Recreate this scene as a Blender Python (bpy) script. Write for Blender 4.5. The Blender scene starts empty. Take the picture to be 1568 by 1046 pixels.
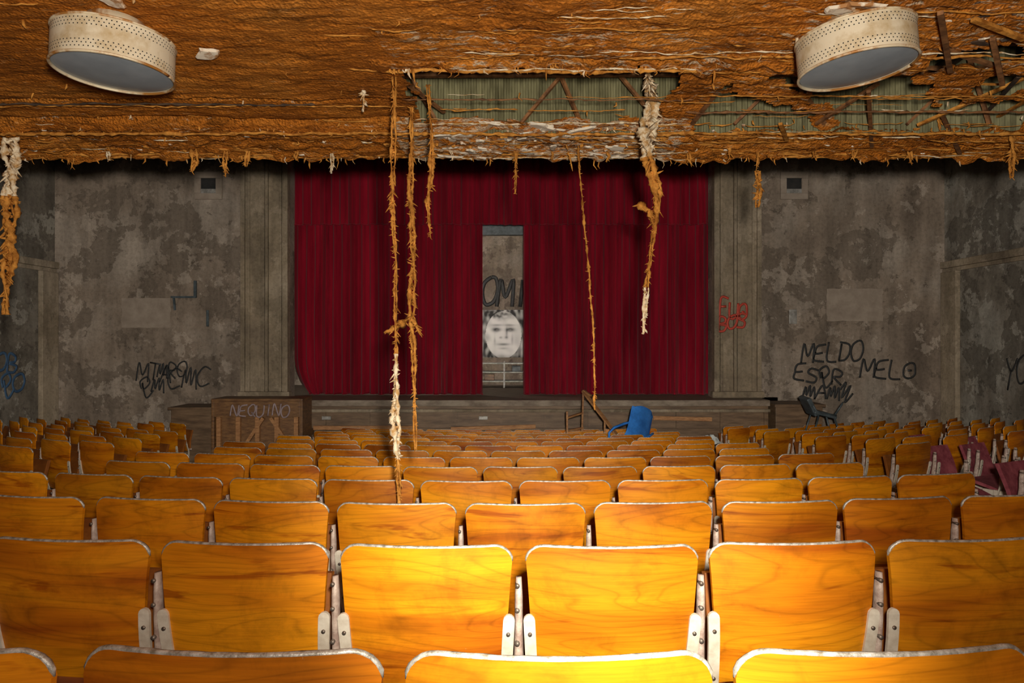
import bpy, math, random
from mathutils import Vector, noise, Matrix
random.seed(7)
ZC=2.5; F=1021.0
def W(px,py,d): return Vector(((px-784)*d/F, d, ZC+(523-py)*d/F))
sc=bpy.context.scene
sc.view_settings.view_transform='Standard'
sc.view_settings.look='None'
def nz(x,y,z=0.0): return noise.noise(Vector((x,y,z)))
def frac(x,y,z=0.0,o=4): return noise.fractal(Vector((x,y,z)),0.8,2.0,o)
# ---------------------------------------------------------------- materials
def newmat(name):
    m=bpy.data.materials.new(name); m.use_nodes=True
    nt=m.node_tree; b=nt.nodes['Principled BSDF']
    return m,nt,b
def N(nt,t,**k):
    n=nt.nodes.new(t)
    for a,v in k.items(): setattr(n,a,v)
    return n
def ramp(nt,fac,stops,interp='LINEAR'):
    r=N(nt,'ShaderNodeValToRGB'); cr=r.color_ramp; cr.interpolation=interp
    while len(cr.elements)<len(stops): cr.elements.new(0.5)
    for e,(p,c) in zip(cr.elements,stops):
        e.position=p; e.color=(c[0],c[1],c[2],1) if not isinstance(c,(int,float)) else (c,c,c,1)
    nt.links.new(fac,r.inputs[0]); return r
def mixc(nt,fac,a,b,mode='MIX'):
    m=N(nt,'ShaderNodeMix',data_type='RGBA',blend_type=mode)
    for i,v in ((0,fac),(6,a),(7,b)):
        if isinstance(v,(int,float)): m.inputs[i].default_value=v
        elif isinstance(v,tuple): m.inputs[i].default_value=(v[0],v[1],v[2],1)
        else: nt.links.new(v,m.inputs[i])
    return m.outputs[2]
def coords(nt,scale=(1,1,1),rnd=False,kind='Object'):
    t=N(nt,'ShaderNodeTexCoord'); mp=N(nt,'ShaderNodeMapping')
    nt.links.new(t.outputs[kind],mp.inputs[0]); mp.inputs['Scale'].default_value=scale
    if rnd:
        oi=N(nt,'ShaderNodeObjectInfo'); mu=N(nt,'ShaderNodeVectorMath',operation='SCALE')
        mu.inputs[0].default_value=(37,53,71); nt.links.new(oi.outputs['Random'],mu.inputs['Scale'])
        nt.links.new(mu.outputs[0],mp.inputs['Location'])
    return mp.outputs[0]
def noi(nt,vec,scale,detail=4,rough=0.55,dist=0.0):
    n=N(nt,'ShaderNodeTexNoise'); nt.links.new(vec,n.inputs['Vector'])
    n.inputs['Scale'].default_value=scale; n.inputs['Detail'].default_value=detail
    n.inputs['Roughness'].default_value=rough; n.inputs['Distortion'].default_value=dist
    return n.outputs['Fac']
def bump(nt,b,h,strength=0.3,dist=0.01):
    bp=N(nt,'ShaderNodeBump'); bp.inputs['Strength'].default_value=strength; bp.inputs['Distance'].default_value=dist
    nt.links.new(h,bp.inputs['Height']); nt.links.new(bp.outputs[0],b.inputs['Normal'])
def simple(name,c1,c2,scale=8,rough=0.6,metal=0.0,bs=0.2,coat=0,lo=0.35,hi=0.65,st=(1,1,1),spec=0.5,bd=0.01):
    m,nt,b=newmat(name); v=coords(nt,st); n=noi(nt,v,scale,6,0.65)
    r=ramp(nt,n,[(lo,c1),(hi,c2)]); nt.links.new(r.outputs[0],b.inputs['Base Color'])
    b.inputs['Roughness'].default_value=rough; b.inputs['Metallic'].default_value=metal
    b.inputs['Coat Weight'].default_value=coat; b.inputs['Specular IOR Level'].default_value=spec
    if bs: bump(nt,b,n,bs,bd)
    return m
# seat plywood
def wood_mat(name,dark,mid,light):
    m,nt,b=newmat(name)
    v=coords(nt,(0.36,1,2.1),True)
    n1=noi(nt,v,2.2,2,0.4,0.25)
    mul=N(nt,'ShaderNodeMath',operation='MULTIPLY'); mul.inputs[1].default_value=22.0; nt.links.new(n1,mul.inputs[0])
    fr=N(nt,'ShaderNodeMath',operation='FRACT'); nt.links.new(mul.outputs[0],fr.inputs[0])
    g=ramp(nt,fr.outputs[0],[(0.0,0.64),(0.12,0.91),(0.5,1.0),(0.88,0.90),(1.0,0.64)])
    v2=coords(nt,(3,3,70),True); fine=noi(nt,v2,3.0,3,0.6)
    v3=coords(nt,(0.35,1,3.2),True); big=noi(nt,v3,2.4,3,0.5,0.5)
    c=ramp(nt,big,[(0.28,dark),(0.45,mid),(0.64,light)])
    gr=mixc(nt,0.75,c.outputs[0],g.outputs[0],'MULTIPLY')
    f2=ramp(nt,fine,[(0.35,0.80),(0.6,1.0)])
    c2=mixc(nt,0.8,gr,f2.outputs[0],'MULTIPLY')
    v6=coords(nt,(0.8,1,7),True); st=noi(nt,v6,2.4,4,0.6,0.6); sk=ramp(nt,st,[(0.60,(1,1,1)),(0.68,(0.52,0.34,0.3))])
    c2=mixc(nt,0.85,c2,sk.outputs[0],'MULTIPLY')
    v8=coords(nt,(1,1,1),True); gm=noi(nt,v8,5,6,0.7,0.4); gmr=ramp(nt,gm,[(0.34,0.55),(0.5,1.0)])
    c2=mixc(nt,0.6,c2,gmr.outputs[0],'MULTIPLY')
    v4=coords(nt,(1,1,1.6),True); s=noi(nt,v4,15,6,0.75,1.0); sm=ramp(nt,s,[(0.70,0.0),(0.735,0.6)])
    c3=mixc(nt,sm.outputs[0],c2,(0.7,0.5,0.28))
    oi=N(nt,'ShaderNodeObjectInfo'); hsv=N(nt,'ShaderNodeHueSaturation')
    mr=N(nt,'ShaderNodeMapRange'); mr.inputs[3].default_value=0.70; mr.inputs[4].default_value=1.10
    nt.links.new(oi.outputs['Random'],mr.inputs[0]); nt.links.new(mr.outputs[0],hsv.inputs['Value'])
    nt.links.new(c3,hsv.inputs['Color']); nt.links.new(hsv.outputs[0],b.inputs['Base Color'])
    b.inputs['Roughness'].default_value=0.5; b.inputs['Coat Weight'].default_value=0.12; b.inputs['Coat Roughness'].default_value=0.35
    b.inputs['Specular IOR Level'].default_value=0.15
    bump(nt,b,fine,0.08,0.002)
    return m
M_wood=wood_mat('seat_plywood',(0.36,0.078,0.003),(0.60,0.178,0.004),(0.76,0.275,0.006))
M_rim=simple('worn_edge_metal',(0.22,0.18,0.13),(0.64,0.61,0.56),60,0.4,0.35,0.3)
M_white=simple('cream_enamel',(0.46,0.38,0.29),(0.68,0.61,0.50),14,0.45,0.0,0.1)
M_post=simple('pinkish_enamel',(0.30,0.20,0.16),(0.58,0.46,0.38),30,0.5,0.0,0.3)
M_bolt=simple('rusty_bolt',(0.10,0.06,0.04),(0.3,0.26,0.22),40,0.5,0.7,0.2)
M_pan=simple('seat_pan_wood',(0.18,0.05,0.008),(0.34,0.11,0.015),5,0.5,0,0.1,0.2,st=(1,4,1))
M_red=simple('faded_red_seat',(0.17,0.022,0.035),(0.34,0.075,0.09),12,0.8)
def ceil_mat(name):
    m,nt,b=newmat(name)
    v=coords(nt,(1,1,1)); big=noi(nt,v,1.3,5,0.65,0.5)
    c=ramp(nt,big,[(0.3,(0.38,0.115,0.014)),(0.5,(0.62,0.195,0.020)),(0.7,(0.80,0.30,0.045))])
    v2=coords(nt,(14,60,14)); f=noi(nt,v2,2.2,5,0.7)
    fr=ramp(nt,f,[(0.36,0.3),(0.55,1.0)])
    c1=mixc(nt,0.65,c.outputs[0],fr.outputs[0],'MULTIPLY')  # shade of the fine crevices multiplied into the base colour
    v7=coords(nt,(1.2,6,2)); d7=noi(nt,v7,2.0,7,0.75,0.3); dm=ramp(nt,d7,[(0.35,0.28),(0.47,1.0)])
    c1=mixc(nt,0.85,c1,dm.outputs[0],'MULTIPLY')
    v3=coords(nt,(2.0,11,4)); w=noi(nt,v3,3.0,7,0.75,0.4); wm=ramp(nt,w,[(0.59,0.0),(0.67,0.6)])
    c2=mixc(nt,wm.outputs[0],c1,(0.74,0.42,0.17))
    at=N(nt,'ShaderNodeAttribute',attribute_name='whit')
    v5=coords(nt,(3.5,16,6)); w5=noi(nt,v5,3,6,0.72); 
    ad=N(nt,'ShaderNodeMath',operation='MULTIPLY'); nt.links.new(at.outputs['Fac'],ad.inputs[0]); nt.links.new(w5,ad.inputs[1])
    wm2=ramp(nt,ad.outputs[0],[(0.42,0.0),(0.46,0.85)])
    c3=mixc(nt,wm2.outputs[0],c2,(0.66,0.52,0.36))
    nt.links.new(c3,b.inputs['Base Color']); b.inputs['Roughness'].default_value=0.75
    b.inputs['Specular IOR Level'].default_value=0.15
    vv=coords(nt,(1,1,1)); vo=N(nt,'ShaderNodeTexVoronoi'); vo.inputs['Scale'].default_value=70; nt.links.new(vv,vo.inputs['Vector'])
    sm=N(nt,'ShaderNodeMath',operation='ADD'); nt.links.new(vo.outputs['Distance'],sm.inputs[0]); nt.links.new(f,sm.inputs[1])
    bump(nt,b,sm.outputs[0],0.8,0.016)
    return m
M_ceil=ceil_mat('burnt_orange_ceiling_tile')
M_str=simple('orange_fibre',(0.28,0.095,0.012),(0.72,0.32,0.06),22,0.8,0,0.6,lo=0.35,hi=0.62,spec=0.2)
M_strw=simple('pale_fibre',(0.50,0.28,0.10),(0.85,0.72,0.52),26,0.8,0,0.6,lo=0.40,hi=0.58,spec=0.2)
M_plaster=simple('broken_plaster',(0.42,0.20,0.07),(0.82,0.72,0.58),9,0.85,0,0.6,lo=0.42,hi=0.50)
M_rust=simple('rusted_steel',(0.12,0.05,0.02),(0.38,0.17,0.06),20,0.7,0.2,0.4)
M_green=simple('greenish_lath_panel',(0.10,0.09,0.04),(0.27,0.25,0.13),6,0.8,0,0.3,st=(4,1,0.6))
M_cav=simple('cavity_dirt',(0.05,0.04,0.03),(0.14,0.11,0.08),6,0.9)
M_blackwood=simple('charred_wood',(0.03,0.02,0.015),(0.12,0.07,0.04),14,0.8)
def wall_mat(name,base,light,dark,seed=0,con=1.0):
    m,nt,b=newmat(name)
    t=N(nt,'ShaderNodeTexCoord'); mp=N(nt,'ShaderNodeMapping'); nt.links.new(t.outputs['Object'],mp.inputs[0]); mp.inputs['Location'].default_value=(seed*3.1,seed*1.7,seed*2.3)
    v=mp.outputs[0]
    a=noi(nt,v,0.5,6,0.62,0.3); 
    c=ramp(nt,a,[(0.33,dark),(0.48,base),(0.62,light)])
    p=noi(nt,v,0.95,9,0.68,0.2); pm=ramp(nt,p,[(0.535,0.0),(0.550,0.8*con)])
    c1=mixc(nt,pm.outputs[0],c.outputs[0],tuple(x*0.64 for x in base))
    p2=noi(nt,v,1.7,9,0.70,0.1); pm2=ramp(nt,p2,[(0.57,0.0),(0.583,0.65*con)])
    c2=mixc(nt,pm2.outputs[0],c1,tuple(min(1,x*1.25) for x in light))
    p3=noi(nt,v,3.3,8,0.75,0.2); pm3=ramp(nt,p3,[(0.60,0.0),(0.62,0.7*con)])
    c2=mixc(nt,pm3.outputs[0],c2,tuple(x*0.45 for x in base))
    mp3=N(nt,'ShaderNodeMapping'); nt.links.new(t.outputs['Object'],mp3.inputs[0]); mp3.inputs['Scale'].default_value=(2.2,2.2,0.35)
    dr=noi(nt,mp3.outputs[0],1.6,5,0.6); dm=ramp(nt,dr,[(0.36,0.6),(0.6,1.0)])
    c3=mixc(nt,0.8,c2,dm.outputs[0],'MULTIPLY')
    sp=noi(nt,v,14,6,0.7); sm=ramp(nt,sp,[(0.33,0.65),(0.55,1.0)])
    c4=mixc(nt,0.8,c3,sm.outputs[0],'MULTIPLY')
    nt.links.new(c4,b.inputs['Base Color']); b.inputs['Roughness'].default_value=0.9; b.inputs['Specular IOR Level'].default_value=0.15
    ad=N(nt,'ShaderNodeMath',operation='ADD'); nt.links.new(pm.outputs[0],ad.inputs[0]); nt.links.new(sp,ad.inputs[1])
    bump(nt,b,ad.outputs[0],0.5,0.02)
    return m
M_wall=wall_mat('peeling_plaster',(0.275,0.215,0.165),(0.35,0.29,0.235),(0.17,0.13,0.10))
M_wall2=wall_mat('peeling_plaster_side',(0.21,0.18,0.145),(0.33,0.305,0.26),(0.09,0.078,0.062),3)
M_trim=wall_mat('plaster_trim',(0.30,0.235,0.16),(0.39,0.315,0.23),(0.20,0.155,0.11),6,0.5)
M_patch=simple('plaster_patch',(0.225,0.175,0.135),(0.32,0.26,0.205),4,0.9)
M_dark=simple('painted_void_shade',(0.01,0.01,0.01),(0.025,0.022,0.02),5,0.9)  # near-black colour standing in for shade inside vents and lamp perforations
M_floor=simple('dusty_concrete',(0.06,0.05,0.04),(0.18,0.15,0.12),3,0.9,0,0.4)
M_stage=simple('stage_boards',(0.13,0.09,0.06),(0.30,0.24,0.18),6,0.7,st=(0.5,4,1))
M_sfront=simple('stage_front_wood',(0.085,0.048,0.024),(0.19,0.115,0.062),4,0.6,st=(0.6,1,4))
M_piano=simple('dark_piano_wood',(0.10,0.045,0.02),(0.24,0.12,0.045),6,0.5,st=(1,1,4))
M_plank=simple('old_plank',(0.24,0.10,0.035),(0.46,0.23,0.09),8,0.7,st=(1,1,4))
M_blue=simple('blue_plastic',(0.015,0.11,0.40),(0.05,0.26,0.75),5,0.4,0,0.15)
M_grey=simple('dark_grey_plastic',(0.03,0.04,0.045),(0.08,0.10,0.11),9,0.5)
M_shade=simple('cream_lamp_metal',(0.50,0.36,0.18),(0.76,0.67,0.50),7,0.5,0,0.1,lo=0.3,hi=0.5)
M_shaderim=simple('rusted_lamp_rim',(0.42,0.18,0.04),(0.78,0.66,0.46),9,0.5,0.1,0.2,lo=0.42,hi=0.55)
M_glass=simple('frosted_lens',(0.26,0.30,0.35),(0.40,0.45,0.50),3,0.35,0,0.0)
M_black=simple('black_spray_paint',(0.012,0.012,0.012),(0.03,0.03,0.03),9,0.6,bs=0)
M_redp=simple('red_spray_paint',(0.36,0.03,0.015),(0.52,0.06,0.03),9,0.6,bs=0)
M_bluep=simple('blue_spray_paint',(0.03,0.07,0.14),(0.05,0.11,0.2),9,0.6,bs=0)
M_pinkp=simple('pale_spray_paint',(0.24,0.17,0.17),(0.36,0.28,0.29),9,0.6,bs=0)
M_steel=simple('grey_steel',(0.2,0.19,0.17),(0.42,0.40,0.37),12,0.5,0.4)
M_rag=simple('pale_litter',(0.35,0.38,0.38),(0.62,0.64,0.62),9,0.8)
def curtain_mat():
    m,nt,b=newmat('red_velvet_curtain')
    v=coords(nt,(1,1,0.12)); n=noi(nt,v,3.0,6,0.65); c=ramp(nt,n,[(0.3,(0.11,0.001,0.007)),(0.7,(0.27,0.005,0.018))])
    v2=coords(nt,(1,1,0.6)); n2=noi(nt,v2,9,7,0.72); sm=ramp(nt,n2,[(0.67,0.0),(0.73,0.35)])
    c2=mixc(nt,sm.outputs[0],c.outputs[0],(0.32,0.10,0.10))
    nt.links.new(c2,b.inputs['Base Color']); b.inputs['Roughness'].default_value=0.85
    b.inputs['Sheen Weight'].default_value=0.08; b.inputs['Specular IOR Level'].default_value=0.08
    return m
M_cur=curtain_mat()
# ---------------------------------------------------------------- mesh builder
class MB:
    def __init__(s): s.v=[]; s.f=[]; s.m=[]; s.sm=[]; s.mats=[]
    def mi(s,mat):
        if mat not in s.mats: s.mats.append(mat)
        return s.mats.index(mat)
    def add(s,vs,fs,mat,smooth=False):
        o=len(s.v); k=s.mi(mat); s.v+= [tuple(v) for v in vs]
        for f in fs: s.f.append(tuple(o+i for i in f)); s.m.append(k); s.sm.append(smooth)
    def box(s,c,size,mat,rot=None,bev=0.0):
        hx,hy,hz=[a/2 for a in size]
        if bev<=0:
            vs=[Vector((x,y,z)) for x in(-hx,hx) for y in(-hy,hy) for z in(-hz,hz)]
            fs=[(0,1,3,2),(4,6,7,5),(0,4,5,1),(2,3,7,6),(0,2,6,4),(1,5,7,3)]
        else:
            import bmesh
            bm=bmesh.new(); bmesh.ops.create_cube(bm,size=1.0)
            for v in bm.verts: v.co=Vector((v.co.x*2*hx,v.co.y*2*hy,v.co.z*2*hz))
            bmesh.ops.bevel(bm,geom=list(bm.edges),offset=bev,segments=2,affect='EDGES',profile=0.6)
            bm.verts.index_update(); vs=[v.co.copy() for v in bm.verts]; fs=[tuple(v.index for v in f.verts) for f in bm.faces]; bm.free()
        if rot is not None: vs=[rot@v for v in vs]
        c=Vector(c); s.add([v+c for v in vs],fs,mat)
    def bb(s,x0,x1,y0,y1,z0,z1,mat,bev=0.0): s.box(((x0+x1)/2,(y0+y1)/2,(z0+z1)/2),(x1-x0,y1-y0,z1-z0),mat,bev=bev)
    def beam(s,a,b,w,h,mat,bev=0.0):
        a=Vector(a); b=Vector(b); d=b-a; L=d.length; q=d.to_track_quat('Z','Y').to_matrix()
        s.box((a+b)/2,(w,h,L),mat,q,bev)
    def tube(s,pts,rads,mat,n=8,flat=None,jit=0.0):
        pts=[Vector(p) for p in pts]; m=len(pts)
        if isinstance(rads,(int,float)): rads=[rads]*m
        vs=[];up=None
        for i,p in enumerate(pts):
            t=(pts[min(i+1,m-1)]-pts[max(i-1,0)])
            if t.length<1e-9: t=Vector((0,0,1))
            t.normalize()
            if up is None:
                up=Vector((0,1,0)) if abs(t.y)<0.9 else Vector((1,0,0))
            up=(up-t*up.dot(t)); 
            if up.length<1e-6: up=Vector((1,0,0))-t*t.x
            up.normalize(); sd=t.cross(up)
            for k in range(n):
                a=2*math.pi*k/n; r=rads[i]*(1+ (random.uniform(-jit,jit) if jit else 0))
                o=sd*math.cos(a)*r+up*math.sin(a)*r
                if flat: o=Vector((o.x*flat[0],o.y*flat[1],o.z*flat[2]))
                vs.append(p+o)
        fs=[]
        for i in range(m-1):
            for k in range(n):
                k2=(k+1)%n; fs.append((i*n+k,i*n+k2,(i+1)*n+k2,(i+1)*n+k))
        fs.append(tuple(range(n))[::-1]); fs.append(tuple((m-1)*n+k for k in range(n)))
        s.add(vs,fs,mat,True)
    def grid(s,fn,nu,nv,mat,smooth=True,skip=None):
        vs=[fn(i/nu,j/nv) for j in range(nv+1) for i in range(nu+1)]
        fs=[]
        for j in range(nv):
            for i in range(nu):
                if skip and skip((i+.5)/nu,(j+.5)/nv): continue
                a=j*(nu+1)+i; fs.append((a,a+1,a+nu+2,a+nu+1))
        s.add(vs,fs,mat,smooth)
    def mesh(s,name):
        me=bpy.data.meshes.new(name); me.from_pydata(s.v,[],s.f)
        for m in s.mats: me.materials.append(m)
        me.polygons.foreach_set('material_index',s.m); me.polygons.foreach_set('use_smooth',s.sm); me.update()
        return me
    def build(s,name):
        o=bpy.data.objects.new(name,s.mesh(name)); sc.collection.objects.link(o); return o
def place(mesh,name,loc,rz=0,rx=0,ry=0,k=1):
    o=bpy.data.objects.new(name,mesh); o.location=loc; o.rotation_euler=(rx,ry,rz); o.scale=(k,k,k); sc.collection.objects.link(o); return o
# ---------------------------------------------------------------- floor
def off(x): return x*x/32.0
def fz(x,d):
    e=min(d-off(x),12.3); return ZC-1.43-0.1*(e-1.87)
mb=MB()
XL,XR=-9.6,9.08
mb.grid(lambda u,v:(XL+(XR-XL)*u,-1.6+15.7*v,fz(XL+(XR-XL)*u,-1.6+15.7*v)),60,80,M_floor)
mb.build('floor')
# ---------------------------------------------------------------- theatre seat
def hw(z):
    pts=[(0.34,0.200),(0.46,0.206),(0.65,0.233),(0.85,0.247)]
    for (a,b),(c,d) in zip(pts,pts[1:]):
        if z<=c: return b+(d-b)*(z-a)/(c-a)
    return pts[-1][1]
def yb(x,z): return 0.07*(0.85-z)/0.45+0.032*(x/0.24)**2-0.03*math.sin(math.pi*(z-0.34)/0.51)
def seat_mesh(name,both,pan_mat,tilt,back=True):
    s=MB(); r=0.052; top=0.85
    zs=[(0.34+0.0465*i,0) for i in range(10)]
    zs=[(z,hw(z)) for z,_ in zs]
    zs+= [(top-r+r*math.sin(a),hw(top-r)+0.002-r*(1-math.cos(a))) for a in [math.radians(x) for x in (8,20,35,50,65,78,90)]]
    nu=16; T=0.013
    if back:
        def surf(dy):
            return [ (w*(2*i/nu-1),yb(w*(2*i/nu-1),z)+dy,z) for z,w in zs for i in range(nu+1)]
        A=surf(0); B=surf(T); n=len(zs)
        fa=[];fb=[]
        for j in range(n-1):
            for i in range(nu):
                a=j*(nu+1)+i; fa.append((a,a+1,a+nu+2,a+nu+1)); fb.append((a+nu+1,a+nu+2,a+1,a))
        s.add(A,fa,M_wood,True); s.add(B,fb,M_wood,True)
        border=[j*(nu+1) for j in range(n)]+[(n-1)*(nu+1)+i for i in range(1,nu+1)]+[j*(nu+1)+nu for j in range(n-2,-1,-1)]
        ring=[A[i] for i in border]+[B[i] for i in border]; L=len(border)
        s.add(ring,[(i,i+1,L+i+1,L+i) for i in range(L-1)],M_wood)
        path=[(A[i][0],A[i][1]+T/2,A[i][2]) for i in border if A[i][2]>0.765]
        s.tube(path,[0.002]+[0.0060]*(len(path)-2)+[0.002],M_rim,8,jit=0.12)
    for sg in(-1,1):
        zz=[0.20+0.44*i/12 for i in range(13)]
        V=[];hwid=0.0165
        for i,z in enumerate(zz):
            cx=sg*(0.212+0.024*(z-0.2)/0.44); w=hwid
            y=yb(cx,max(z,0.34))-0.012
            V+= [(cx-w,y,z),(cx+w,y,z),(cx+w,y+0.010,z),(cx-w,y+0.010,z)]
        for a in (30,60,85):
            a=math.radians(a); z=0.64+hwid*math.sin(a); cx=sg*0.236; w=hwid*math.cos(a); y=yb(cx,0.64)-0.012
            V+= [(cx-w,y,z),(cx+w,y,z),(cx+w,y+0.010,z),(cx-w,y+0.010,z)]
        nn=len(V)//4; fs=[]
        for i in range(nn-1):
            for k in range(4): k2=(k+1)%4; fs.append((4*i+k,4*i+k2,4*i+4+k2,4*i+4+k))
        fs+=[(3,2,1,0),(4*nn-4,4*nn-3,4*nn-2,4*nn-1)]
        s.add(V,fs,M_white)
        for zb in(0.60,0.45):
            cx=sg*(0.212+0.024*(zb-0.2)/0.44); y=yb(cx,zb)-0.012
            s.tube([(cx,y+0.002,zb),(cx,y-0.004,zb)],0.006,M_bolt,8)
    for sx in ([-1,1] if both else [-1]):
        x=sx*0.265
        s.tube([(x,0.05,0.755),(x,0.052,0.70),(x,0.055,0.62),(x,0.075,0.45),(x,0.09,0.30),(x,0.10,0.10),(x,0.10,0.0)],[0.008,0.0115,0.012,0.016,0.02,0.02,0.024],M_post,10,flat=(1,1.6,1))
        s.box((x,0.10,0.012),(0.07,0.32,0.03),M_post,bev=0.006)
        s.box((x,0.10,0.40),(0.028,0.26,0.07),M_white,bev=0.008)
        for zb in(0.735,0.665,0.57): s.tube([(x-0.004,0.06,zb),(x-0.004,0.030,zb)],0.0065,M_bolt,8)
    ct,st=math.cos(tilt),math.sin(tilt)
    LP=0.33 if back and tilt>1 else 0.40
    def pan(u,v,t):
        x=(u-0.5)*0.43*(1-0.10*max(0,v-0.7)); l=v*LP; dz=0.02*math.cos((v-0.35)*3.0)-0.02*math.cos((u-0.5)*2.4)
        ly=l; lz=dz+t
        return (x,0.12+ly*ct-lz*st,0.39+ly*st+lz*ct)
    s.grid(lambda u,v:pan(u,v,0.0),8,10,pan_mat); s.grid(lambda u,v:pan(u,v,-0.03),8,10,pan_mat)
    for fn in (lambda u,v:pan(0,u,-0.03*v),lambda u,v:pan(1,u,-0.03*v),lambda u,v:pan(u,0,-0.03*v),lambda u,v:pan(u,1,-0.03*v)): s.grid(fn,8,1,pan_mat)
    s.beam((-0.25,0.13,0.375),(0.25,0.13,0.375),0.025,0.025,M_post)
    return s.mesh(name)
S_up=seat_mesh('theater_seat_mesh',False,M_pan,math.radians(82))
S_upE=seat_mesh('theater_seat_end_mesh',True,M_pan,math.radians(82))
S_dn=seat_mesh('theater_seat_down_mesh',True,M_red,math.radians(6))
S_nb=seat_mesh('theater_seat_backless_mesh',True,M_red,math.radians(16),back=False)
S_nb2=seat_mesh('theater_seat_backless_up_mesh',True,M_red,math.radians(75),back=False)
ROWY=[1.03]+[1.87+0.835*i for i in range(13)]
for i,y0 in enumerate(ROWY):
    cx0=0.055 if i%2==0 else 0.285
    if y0>11.9: continue
    ks=list(range(-5,5) if i%2==0 else range(-6,5))
    for k in ks:
        x=cx0+0.53*k+(0.02 if i==0 else 0)
        y=y0+off(x)
        if abs(x)/y>1.15: continue
        place(S_upE if k==ks[-1] else S_up,'theater_seat',(x,y,fz(x,y)),x/16.0+random.uniform(-0.012,0.012),random.uniform(-0.012,0.012))
    for side in(-1,1):
        s0=4.15 if side<0 else 3.95
        s0+=0.2 if i%2 else 0
        for k in range(10):
            x=s0+0.5*k
            lim=9.1 if side<0 else 8.6
            if x>lim: continue
            X=side*x; y=y0+off(X)
            if y>12.6 or x/y>0.98: continue
            if X<-3.7 and X>-6.1 and y>9.7: continue
            if random.random()<0.03: continue
            m=S_dn if random.random()<0.10 else S_up
            if side>0 and y<9.0 and x/y>0.63:
                if y<7.0: m=random.choice((S_nb,S_nb2))
                else: m=random.choice((S_nb2,S_nb,S_dn,S_up))
            place(m,'theater_seat',(X,y,fz(X,y)),X/16.0*1.05+side*0.14+random.uniform(-0.04,0.04),random.uniform(-0.03,0.03))
# ---------------------------------------------------------------- balcony soffit
H=ZC+1.35
X0,X1,D0,D1=-5.0,5.0,1.6,4.68
NU,NV=640,310
def hole(x,d):
    e=0.05*nz(x*5,d*5,3)+0.03*nz(x*17,d*17,5)
    if -0.56+e*1.5<x<0.86+e and 3.27+e+0.03*nz(x*30,2,1)<d<4.02+e*0.7: return True
    lo=3.34 if x<2.0 else 3.06
    if 1.10+e<x<4.9 and lo+e*2.0<d<4.12+e*0.8:
        if nz(x*2.0,d*2.6,9)+0.25*nz(x*9,d*9,4)>0.20: return False
        return True
    return False
def cz(x,d):
    right=max(0.0,min(1.0,(x+0.6)*2))
    r=0.010*abs(nz(x*3,d*42,0))+0.012*nz(x*7,d*22,2)+0.017*frac(x*3.0,d*7.0,1,4)+0.006*nz(x*22,d*55,6)
    z=H-r*(0.6+0.75*right)
    t=max(0.0,min(1.0,(d-4.00)/0.10)); z-=0.045*t*(1+0.5*nz(x*2,0,7)) + t*0.03*frac(x*5,d*8,4,4)
    if abs(d-3.72-0.02*nz(x*1.5,0))<0.016 and x<-0.5: z+=0.02
    if abs(d-4.02-0.03*nz(x*1.1,5))<0.022 and x<-0.6: z+=0.03
    z-=0.02*max(0,nz(x*1.1,d*1.1,8))
    if d>4.56: z-=0.04*(d-4.56)/0.12*(0.6+nz(x*9,0,11))
    if x>-0.7 and abs(d-3.25)<0.06: z-=0.03*(0.5+nz(x*12,1,12))
    return z
mb=MB()
mb.grid(lambda u,v:(X0+(X1-X0)*u,D0+(D1-D0)*v+(0.03*nz((X0+(X1-X0)*u)*7,3,1) if v>0.97 else 0),cz(X0+(X1-X0)*u,D0+(D1-D0)*v)),NU,NV,M_ceil,True,
        skip=lambda u,v:hole(X0+(X1-X0)*u,D0+(D1-D0)*v))
ob=mb.build('ceiling_balcony_soffit')
at=ob.data.attributes.new('whit','FLOAT','POINT')
vals=[]
for v in ob.data.vertices:
    x,d,_=v.co
    w=0.25
    if d>4.02 and -0.75<x<1.1: w=0.88
    elif d>4.02 : w=0.69
    elif x>1.9 and d<3.1: w=0.78
    elif x>1.0: w=0.74
    elif x>-0.6 and 2.9<d<3.3: w=0.77
    elif x>-0.4: w=0.69
    elif d>3.6: w=0.66
    vals.append(w)
at.data.foreach_set('value',vals)
mb=MB()
xl,xr=XL+0.01,XR-0.01
mb.bb(xl,xr,-1.59,1.62,H-0.01,H+0.05,M_ceil); mb.bb(xl,X0+0.02,1.6,4.68,H-0.03,H+0.05,M_ceil); mb.bb(X1-0.02,xr,1.6,4.68,H-0.03,H+0.05,M_ceil)
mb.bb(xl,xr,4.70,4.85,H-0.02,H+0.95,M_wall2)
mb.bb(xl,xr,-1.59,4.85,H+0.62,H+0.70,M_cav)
mb.build('balcony_structure')
mb=MB()
def cor(u,v):
    x=-0.9+6.2*u; return (x,4.14+0.010*math.sin(x*2*math.pi/0.034)+0.01*nz(x*3,v*4),H-0.06+0.62*v)
mb.grid(cor,1100,4,M_green)
mb.build('corrugated_lath_panel')
mb=MB()
for x in (-0.45,0.05,0.42,0.9,1.35,1.9,2.4,2.9,3.5,4.1):
    s=random.choice((-1,1)); 
    a=Vector((x,4.05,H-0.03)); b=Vector((x+s*random.uniform(0.2,0.5),3.95,H+0.4)); mb.beam(a,b,0.022,0.018,M_rust)
for y in(3.5,3.9): 
    mb.beam((-0.7,y,H+0.22),(5,y,H+0.24),0.03,0.05,M_rust)
for x in(0.0,0.95,1.7,2.6,3.4,4.2): mb.beam((x,2.8,H+0.35),(x+0.03,4.12,H+0.33),0.035,0.06,M_blackwood)
for i in range(10):
    x=random.uniform(1.3,4.3); mb.beam((x,random.uniform(3.3,3.6),H-0.02+random.uniform(-0.03,0.08)),(x+random.uniform(-0.5,0.5),4.1,H+random.uniform(0.0,0.25)),0.02,0.012,random.choice((M_rust,M_blackwood,M_str)))
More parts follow.
